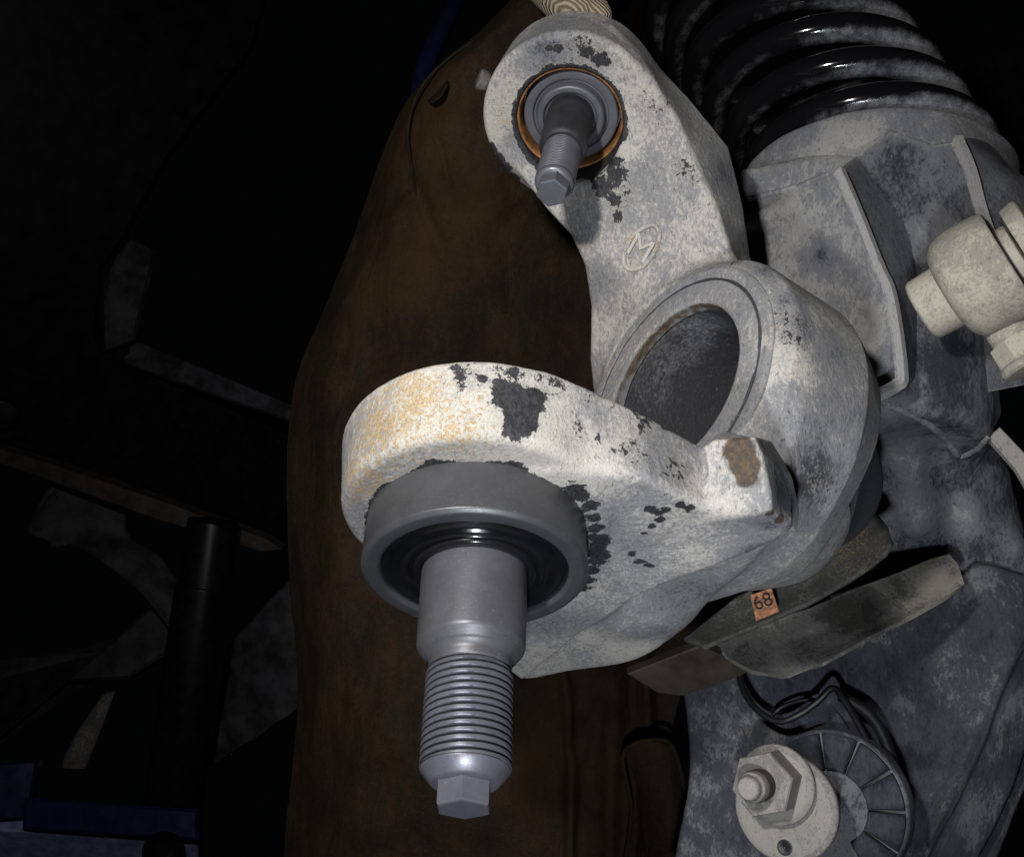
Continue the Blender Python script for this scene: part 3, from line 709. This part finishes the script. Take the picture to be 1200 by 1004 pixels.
def text_part(body, C, n, upv, size, mat, parent, name='lettering', ext=.02):
    cu = bpy.data.curves.new(name, 'FONT'); cu.body = body; cu.size = size*CM; cu.align_x = 'CENTER'; cu.align_y = 'CENTER'; cu.extrude = ext*CM
    tmp = bpy.data.objects.new(name, cu); COL.objects.link(tmp)
    bpy.context.view_layer.update()
    me = bpy.data.meshes.new_from_object(tmp); bpy.data.objects.remove(tmp)
    n = nrm(n); y = nrm(upv-n*np.dot(upv, n)); x = np.cross(y, n)
    R = Matrix(((x[0], y[0], n[0]), (x[1], y[1], n[1]), (x[2], y[2], n[2])))
    org = origin(parent)
    for q in me.vertices: q.co = R @ q.co + Vector((C-org)*CM)
    me.materials.clear(); me.materials.append(mat)
    o = bpy.data.objects.new(name, me); COL.objects.link(o); o.parent = parent; return o
text_part('68', on_plane(894, 705, OT, nT)+nT*.02, nT, A(-.35, 0, .9), .85, M['ink'], tg)

# ------------------------------------------------------------------ lower control arm
arm = thing('control_arm', 'dark blue grey lower control arm with a folded rim at the lower right', 'control arm', P(1000, 880, 48))
rows = [[(800, 800, 52), (860, 775, 51), (950, 755, 51), (1050, 720, 51.5), (1125, 675, 52), (1150, 660, 52.2), (1198, 672, 52.5), (1240, 690, 53)],
        [(806, 850, 51), (870, 840, 50), (950, 825, 50.4), (1040, 790, 51), (1120, 750, 51.3), (1165, 740, 51.3), (1196, 760, 51), (1240, 780, 52)],
        [(808, 905, 50), (870, 900, 49.5), (950, 890, 50), (1040, 870, 51), (1110, 850, 51), (1145, 840, 50.6), (1172, 842, 50), (1225, 860, 51)],
        [(800, 960, 49.5), (870, 960, 49.3), (950, 960, 50), (1030, 950, 51), (1080, 940, 50.6), (1110, 930, 50), (1135, 930, 49.2), (1190, 950, 50)],
        [(785, 1040, 49), (870, 1040, 49), (950, 1040, 49.5), (1000, 1040, 50), (1040, 1040, 49.8), (1070, 1035, 49.2), (1090, 1035, 48.4), (1150, 1050, 49.4)]]
def rough(g):
    s = g.shape; q = g.reshape(-1, 3); q = q+np.outer(.10*fbm(q*.45)+.03*fbm(q*2.0), A(0, -1, 0)); return q.reshape(s)
v, f = sheet(rows, 14, 14, .4, rough)
mk('pressed_shell', v, f, M['arm'], arm, dict(dust_light=blobs(v, [(1150, 690, 2, .5), (1100, 800, 2, .35), (1060, 820, 1.2, .5), (830, 920, 2, .45), (1175, 850, 1.5, .4)]), grime_shade=blobs(v, [(1000, 800, 4, .5), (1080, 900, 3, .3)])))
v, f = sheet([[(1205, 762, 49.5), (1240, 780, 50.5)], [(1186, 800, 49.2), (1230, 820, 50)], [(1168, 850, 48.8), (1206, 870, 49.6)], [(1135, 930, 48), (1178, 945, 49)], [(1092, 1010, 47.2), (1140, 1020, 48.4)]], 8, 10, .35, rough)
mk('folded_rim', v, f, M['arm'], arm, dict(dust_light=blobs(v, [(1170, 860, 2, .6), (1120, 970, 2, .6)])))

# ------------------------------------------------------------------ cam bolt through the control arm
aC = nrm(A(-.55, -.82, .18)); CC = P(910, 921, 45.6)
bolt = thing('adjuster_bolt', 'pale zinc bolt with hexagon nut and wide drilled washer on the control arm', 'bolt', CC)
v, f = lathe(round_profile([(-.5, 0), (-.5, 2.3), (.0, 2.35), (.12, 2.28), (.16, 2.1), (.16, 0)], .05), CC+P(0, 0, 0), aC, 72)
v = v+A(.4, 0, -.95)
wash = mk('washer', v, f, M['plated'], bolt)
v, f = lathe([(.1, .0), (.17, .02), (.172, .26), (.19, .30), (.175, .34), (.1, .36)], on_plane(921, 992, CC+A(.4, 0, -.95), aC), aC, 32)
mk('drilled_hole', v, f, M['dark'], wash)
v, f = lathe(round_profile([(.1, 0), (.1, 1.75), (.3, 1.72), (.42, 1.5), (.42, 0)], .06), CC+A(.05, 0, .1), aC, 60); mk('nut_flange', v, f, M['plated'], bolt)
CCn = CC+A(-.1, 0, .25)
v, f = hexprism(1.42, .35, 1.7, CCn, aC, .35, .16); mk('hexagon_nut', v, f, M['plated'], bolt, dict(grime_shade=np.ones(len(v))*.2), smooth=False)
v, f = thread(.60, .68, 1.6, 2.45, .13, CCn, aC, 48, 8); mk('thread', v, f, M['brownplate'], bolt)
v, f = lathe(round_profile([(2.3, .58), (2.4, .66), (2.9, .62), (3.0, .5), (3.2, .5), (3.35, .42), (3.36, 0)], .06), CCn, aC, 40); mk('bolt_end', v, f, M['plated'], bolt, dict(stain=np.ones(len(v))*.25))
# notched dark guide washer behind it
CG = P(975, 945, 48.2)
gw = thing('notched_guide', 'dark notched rubber guide ring beside the pale adjuster bolt', 'guide ring', CG)
U_, V_, _ = basis(aC)
ring_px = []
def seg_block(a0, a1, r0, r1, s0, s1, C):
    V = []; n = 6
    for s, k in ((s0, 0), (s1-.08, 0), (s1, .08)):
        for r in (r0+k, r1-k):
            for i in range(n+1):
                a = a0+k/r1+(a1-a0-2*k/r1)*i/n; V.append(C+aC*s+(U_*math.cos(a)+V_*math.sin(a))*r)
    m = n+1; F = []
    for i in range(n):
        F.append((4*m+i, 4*m+i+1, 5*m+i+1, 5*m+i))
        for z in (0, 2):
            F.append((z*m+i, z*m+i+1, (z+2)*m+i+1, (z+2)*m+i)); F.append(((z+1)*m+i+1, (z+1)*m+i, (z+3)*m+i, (z+3)*m+i+1))
    for z in (0, 2):
        F.append((z*m, (z+2)*m, (z+3)*m, (z+1)*m)); F.append(((z+1)*m+n, (z+3)*m+n, (z+2)*m+n, z*m+n))
    return np.array(V), F
v, f = lathe(round_profile([(-1, 0), (-1, 3.55), (-.1, 3.5), (0, 3.4), (0, 0)], .08), CG, aC, 72); mk('ring_base', v, f, M['arm'], gw, dict(grime_shade=np.ones(len(v))*.15))
ph0 = math.atan2(np.dot(P(1000, 880, 48)-CG, V_), np.dot(P(1000, 880, 48)-CG, U_))
for k in range(7):
    a = ph0+(k-4)*.55
    v, f = seg_block(a, a+.50, 1.7, 3.35, -.05, .35, CG); mk('segment', v, f, M['arm'], gw, dict(dust_light=np.ones(len(v))*.1), smooth=False)
v, f = plate([(938, 830), (965, 812), (985, 840), (1062, 968), (1050, 985), (1020, 1015), (985, 1015), (975, 900)], P(1000, 920, 49.3), aC, .35, .05)
tag(mk('guide_plate', v, f, M['arm'], None, dict(grime_shade=np.ones(len(v))*.9), smooth=False, loc=P(1000, 920, 49.3)), 'dark triangular guide plate behind the notched ring', 'plate')
v, f = tube(smooth_curve([P(985, 815, 49.2), P(1020, 838, 49), P(1042, 880, 48.9), P(1050, 930, 48.9), P(1046, 965, 49)], 10), .28, 10)
tag(mk('rubber_lip', v, f, M['black'], None, loc=P(1040, 880, 49)), 'black curved rubber lip around the right side of the guide plate', 'rubber lip')
v, f = tube(smooth_curve([P(866, 788, 47.5), P(872, 810, 48), P(888, 832, 48.3), P(912, 845, 48.4), P(935, 838, 48.4), P(958, 822, 48.2), P(976, 806, 48.2), P(990, 822, 48.4), P(1015, 865, 48.6), P(1040, 920, 48.6), P(1062, 975, 48.6)], 10), .16, 8)
tag(mk('cable', v, f, M['black'], None, loc=P(960, 840, 48)), 'thin black cable looping over the control arm above the bolt', 'cable')
v, f = tube(smooth_curve([P(905, 838, 49.3), P(918, 827, 49.3), P(940, 820, 49.3), P(960, 820, 49.2)], 8), .10, 8)
tag(mk('wire', v, f, M['black'], None, loc=P(930, 825, 49)), 'short thin wire arching just above the black cable', 'wire')

v, f = plate([(1105, 92), (1150, 62), (1215, 25), (1215, 215), (1178, 165), (1140, 118)], P(1160, 100, 95), nrm(A(-.75, -.6, .3)), 3, .6)
tag(mk('frame_rail', v, f, M['blackpaint'], None, smooth=False, loc=P(1160, 100, 74)), 'dim grey frame rail in the dark upper right corner', 'rail')

# ------------------------------------------------------------------ knuckle fittings
aZ = nrm(A(-.9, -.25, .28)); CZ = P(574, 98, 47.5)
zk = thing('grease_nipple', 'small dusty grease nipple on the rim of the upper eye', 'nipple', CZ)
v, f = lathe(round_profile([(-.8, .28), (.05, .28), (.1, .42), (.2, .46), (.5, .5), (.58, .44), (.62, .25), (.62, 0)], .05), CZ, aZ, 32)
mk('nipple_head', v, f, M['plated'], zk, dict(grime_shade=np.ones(len(v))*.9))
# raised oval foundry mark on the arm
def surf(u, v, lift=0.0):
    c = hit(KV, u, v); i = np.argmin(((KV-c)**2).sum(1)); return KV[i]+KN[i]*lift, KN[i]
E_c = A(748, 290); path = []
for i in range(48):
    a = 2*math.pi*i/48; e = A(math.cos(a)*16, math.sin(a)*30); th = math.radians(33)
    q = E_c+A(e[0]*math.cos(th)-e[1]*math.sin(th), e[0]*math.sin(th)+e[1]*math.cos(th)); path.append(surf(q[0], q[1])[0])
path.append(path[0])
path = np.array(path); ker = np.array([path[np.arange(i-2, i+3) % 48].mean(0) for i in range(48)]); path = np.vstack([ker, ker[:1]])
em = mk('foundry_mark', *tube(path, .12, 8, False), M['cast'], knuckle, dict(rust=np.ones(49*8)*.5))
cM, nM = surf(748, 291); nM = np.mean([surf(748+a, 291+b)[1] for a in (-12, 0, 12) for b in (-12, 0, 12)], 0)
o = text_part('M', cM+nM*.02, nM, A(.55, -.1, .8), 1.5, M['cast'], em, 'mark_letter', .08)

# ------------------------------------------------------------------ leather cover hanging behind
rows = [[(640, -40, 62), (680, -40, 62), (740, -40, 64), (750, -40, 66), (770, -40, 68)],
        [(575, 30, 63), (610, 15, 60), (700, 10, 61), (730, 20, 65), (750, 30, 68)],
        [(486, 105, 65), (530, 95, 61), (600, 100, 60.5), (690, 120, 62), (770, 120, 66)],
        [(445, 190, 66), (490, 190, 61.5), (570, 200, 60), (690, 210, 62), (800, 210, 66)],
        [(405, 300, 66.5), (450, 300, 62), (550, 300, 61), (680, 300, 63.5), (830, 300, 66)],
        [(352, 420, 67), (410, 420, 63), (520, 420, 61), (660, 420, 63), (860, 420, 65)],
        [(337, 500, 67), (400, 500, 62.5), (500, 510, 61), (650, 520, 62), (850, 520, 64)],
        [(340, 650, 66), (400, 650, 61.5), (500, 660, 60), (640, 670, 60.5), (830, 680, 62)],
        [(348, 780, 65), (400, 780, 60.5), (500, 790, 59), (660, 800, 59), (800, 800, 60)],
        [(342, 900, 64), (400, 900, 59.5), (500, 900, 58), (660, 900, 58), (780, 900, 58.5)],
        [(330, 1050, 63), (400, 1050, 59), (500, 1050, 57.5), (660, 1050, 57), (760, 1050, 57)]]
def drape(g):
    s = g.shape; q = g.reshape(-1, 3); u = 600+q[:, 0]/q[:, 1]*1200; vv = 502-q[:, 2]/q[:, 1]*1200
    dy = .7*fbm(q*.16+5)+.22*fbm(q*.5)
    w = np.clip((vv-620)/200, 0, 1)
    for c, a, wd, sl in ((664, .9, 6, .04), (690, .5, 9, -.22), (716, .8, 14, -.03), (752, .9, 10, -.10), (600, .3, 30, .1), (450, .25, 40, -.1)):
        cc = c+(vv-850)*sl+6*fbm(q*.3+c)
        dy = dy-w*a*np.exp(-((u-cc)/wd)**2)*(1+.5*vnoise(q*.25+c))
    cr = 500+(vv-250)*.35
    dy = dy+.5*np.exp(-((u-cr)/9)**2)*np.clip(1-abs(vv-260)/130, 0, 1)
    st = 512+(vv-100)*-.12
    q = q+np.outer(dy, A(0, 1, 0)); return q.reshape(s)
v, f = sheet(rows, 34, 16, .25, drape)
lc = thing('leather_cover', 'dark brown suede leather cover hanging behind the knuckle', 'cover', P(520, 900, 62))
painted_glow = np.zeros(len(v))  # warm pool of light painted into the hide colour
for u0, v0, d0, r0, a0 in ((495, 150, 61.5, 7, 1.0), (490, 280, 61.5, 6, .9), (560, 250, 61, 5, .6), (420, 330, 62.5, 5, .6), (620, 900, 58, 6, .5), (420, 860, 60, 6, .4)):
    painted_glow = np.maximum(painted_glow, a0*np.clip(1-np.linalg.norm(v-P(u0, v0, d0), axis=1)/r0, 0, 1))
mk('hide', v, f, M['leather'], lc, dict(painted_glow=painted_glow))
# stitched hem loop at the lower right and a small torn flap at the top
v, f = sheet([[(728, 880, 57.2), (745, 870, 56.2), (770, 868, 55.8), (790, 876, 56.2)], [(742, 905, 57), (756, 900, 56.2), (780, 895, 55.9), (797, 900, 56.4)], [(750, 950, 57), (768, 945, 56), (785, 940, 55.6), (800, 935, 56.2)], [(758, 1040, 57), (778, 1030, 56), (790, 1020, 55.8), (802, 1010, 56.4)]], 8, 8, .3)
mk('hem_loop', v, f, M['leather'], lc)
v, f = tube(smooth_curve([P(732, 1010, 56.4), P(740, 950, 56.2), P(730, 890, 56), (P(742, 872, 55.7)), P(770, 866, 55.4), P(788, 874, 55.5), P(798, 905, 55.7), P(806, 940, 55.8)], 10), .13, 8)
mk('loop_edge', v, f, M['leather'], lc)
v, f = sheet([[(500, 118, 60.5), (512, 108, 60), (524, 94, 60.3)], [(505, 120, 59.6), (516, 112, 59.2), (523, 98, 59.6)]], 6, 6, .12)
mk('torn_flap', v, f, M['leather'], lc)
v, f = tube(smooth_curve([P(575, 38, 61), P(540, 58, 61), P(505, 88, 61.4), P(485, 120, 61.6), P(478, 160, 61.6), P(484, 205, 62.0), P(492, 260, 62.6)], 10), .09, 6)
mk('seam', v, f, M['leather'], lc)

# ------------------------------------------------------------------ strap and hose at the top
st = thing('woven_strap', 'beige woven strap end lying over the upper eye at the top edge', 'strap', P(680, 10, 52))
v, f = tube(smooth_curve([P(640, -30, 54), P(662, -8, 52.5), P(678, 10, 51.5), P(700, 14, 51), P(712, 22, 50.6)], 10), np.interp(np.linspace(0, 1, 41), [0, .3, .55, .8, 1], [1.5, 1.45, 1.1, .6, .25]), 20)
mk('webbing', v, f, M['weave'], st)
v, f = tube(smooth_curve([P(706, -8, 52), P(711, 5, 51.6), P(713, 14, 51.4), P(710, 22, 51.2)], 8), .07, 6)
mk('loose_thread', v, f, M['weave'], st)
DK = 1.4
v, f = tube(smooth_curve([P(545, -30, 74), P(525, 20, 72), P(510, 50, 70), P(497, 85, 69), P(490, 130, 69)], 8), .95, 16)
tag(mk('hose', v, f, M['blue'], None, loc=P(510, 50, 70)), 'dark blue hose passing behind the leather cover', 'hose')

# ------------------------------------------------------------------ dim chassis on the left
DK = 1.45
sub = thing('subframe', 'black painted subframe box section in the dim background', 'subframe', P(180, 600, 84))
nS = nrm(A(.55, -.78, -.3))
v, f = plate([(-60, -60), (330, -60), (300, 60), (200, 190), (150, 280), (122, 320), (118, 395), (150, 405), (345, 480), (345, 645), (310, 640), (180, 600), (0, 520), (-60, 500)], P(170, 400, 84), nS, 6, .8)
mk('box_section', v, f, M['blackpaint'], sub, smooth=False)
v, f = plate([(150, 275), (185, 292), (176, 330), (160, 395), (125, 408), (122, 330)], P(150, 340, 82.5), nrm(A(.5, -.8, .3)), 2, .5)
mk('chamfered_lip', v, f, M['greycast'], sub, smooth=False)
v, f = plate([(125, 404), (165, 400), (345, 474), (345, 492), (150, 425)], P(230, 440, 82.5), nrm(A(.0, -.85, .5)), 1.2, .25)
mk('ledge', v, f, M['greycast'], sub, smooth=False)
v, f = plate([(-40, 515), (60, 545), (180, 585), (310, 632), (330, 645), (305, 648), (170, 606), (50, 562), (-40, 532)], P(150, 590, 80.5), nrm(A(0, -.95, -.2)), 2.5, .3)
mk('lower_flange', v, f, M['brownplate'], sub, smooth=False)
v, f = plate([(-10, 300), (60, 60), (85, 40), (70, 75), (8, 250), (-10, 330)], P(30, 180, 80), nrm(A(.4, -.85, .2)), 1, .2)
mk('edge_rail', v, f, M['blackpaint'], sub, smooth=False)
v, f = lathe(round_profile([(-.9, 0), (-.9, 1.8), (.1, 1.8), (.4, 1.5), (.4, 0)], .08), P(2, 485, 79), nrm(A(.4, -.8, -.2)), 24)
mk('bolt_head', v, f, M['blackpaint'], sub)

tr = thing('alloy_arm', 'grey cast alloy arm reaching down behind the black strut', 'arm', P(140, 700, 88))
v, f = sheet([[(62, 575, 84), (90, 560, 85), (150, 590, 86)], [(32, 622, 84), (70, 618, 84.5), (150, 625, 86)], [(90, 640, 84), (140, 652, 84), (185, 650, 85)], [(160, 690, 83.5), (185, 690, 83.5), (215, 690, 84.5)], [(205, 745, 83), (215, 735, 83), (235, 720, 84)]], 8, 8, 1.0)
mk('web', v, f, M['greycast'], tr)
v, f = sheet([[(255, 770, 86), (300, 720, 84), (350, 670, 84), (385, 650, 85)], [(250, 830, 85), (300, 790, 83), (350, 740, 83), (385, 720, 84)], [(245, 850, 83), (300, 835, 82), (350, 790, 82), (385, 770, 83)], [(242, 900, 83), (300, 862, 81.5), (350, 828, 81.5), (385, 800, 82)]], 10, 10, .9, lambda g: g+np.stack([0*g[:, :, 0], .25*fbm(g.reshape(-1, 3)*.5).reshape(g.shape[:2]), 0*g[:, :, 0]], 2))
mk('casting_face', v, f, M['greycast'], tr)
strut = thing('strut_tube', 'black round strut tube standing in front of the alloy arm', 'strut', P(190, 1004, 78))
p0, p1 = P(250, 610, 78), P(188, 1050, 78); ax = p1-p0; L = np.linalg.norm(ax)
v, f = lathe(round_profile([(0, 0), (0, 2.75), (7, 2.9), (7.2, 3.1), (L, 3.3), (L, 0)], .08), p0, ax, 48)
mk('tube', v, f, M['blackpaint'], strut)
v, f = plate([(-20, 880), (-20, 805), (150, 795), (235, 740), (245, 700), (200, 690), (120, 760), (-20, 770)], P(100, 790, 92), A(.1, -.97, .2), 3, .4)
tag(mk('cross_beam', v, f, M['greycast'], None, smooth=False, loc=P(100, 800, 92)), 'dim grey cross beam running in from the left border', 'beam')
v, f = sheet([[(122, 812, 86), (135, 808, 86)], [(95, 850, 84), (118, 855, 84)], [(76, 885, 83), (104, 890, 83)], [(72, 900, 83), (100, 901, 83)]], 6, 8, .25)
tag(mk('metal_tab', v, f, M['plate'], None, loc=P(90, 895, 83)), 'small curved pale metal tab hanging above the blue jack', 'tab')
jack = thing('blue_jack', 'dark blue enamelled jack saddle in the lower left corner', 'jack', P(80, 1004, 72))
v, f = plate([(-40, 895), (45, 890), (38, 930), (30, 960), (-40, 965)], P(20, 925, 72), nrm(A(.25, -.9, .3)), 3, .3); mk('upright', v, f, M['blue'], jack, smooth=False)
v, f = plate([(28, 934), (232, 948), (232, 985), (25, 972)], P(130, 955, 71.5), nrm(A(.1, -.93, .35)), 3, .3); mk('cross_bar', v, f, M['blue'], jack, smooth=False)
v, f = plate([(-10, 972), (120, 976), (232, 986), (232, 1020), (-10, 1020)], P(120, 990, 73), nrm(A(.05, -.8, -.6)), 2, .2); mk('lower_bar', v, f, M['litblue'], jack, smooth=False)
v, f = lathe(round_profile([(-1.6, 0), (-1.6, 1.9), (.1, 1.95), (.6, 1.5), (.7, 0)], .15), P(190, 994, 70.8), nrm(A(.1, -.6, .75)), 40); mk('roller', v, f, M['blackpaint'], jack)
DK = 1.0
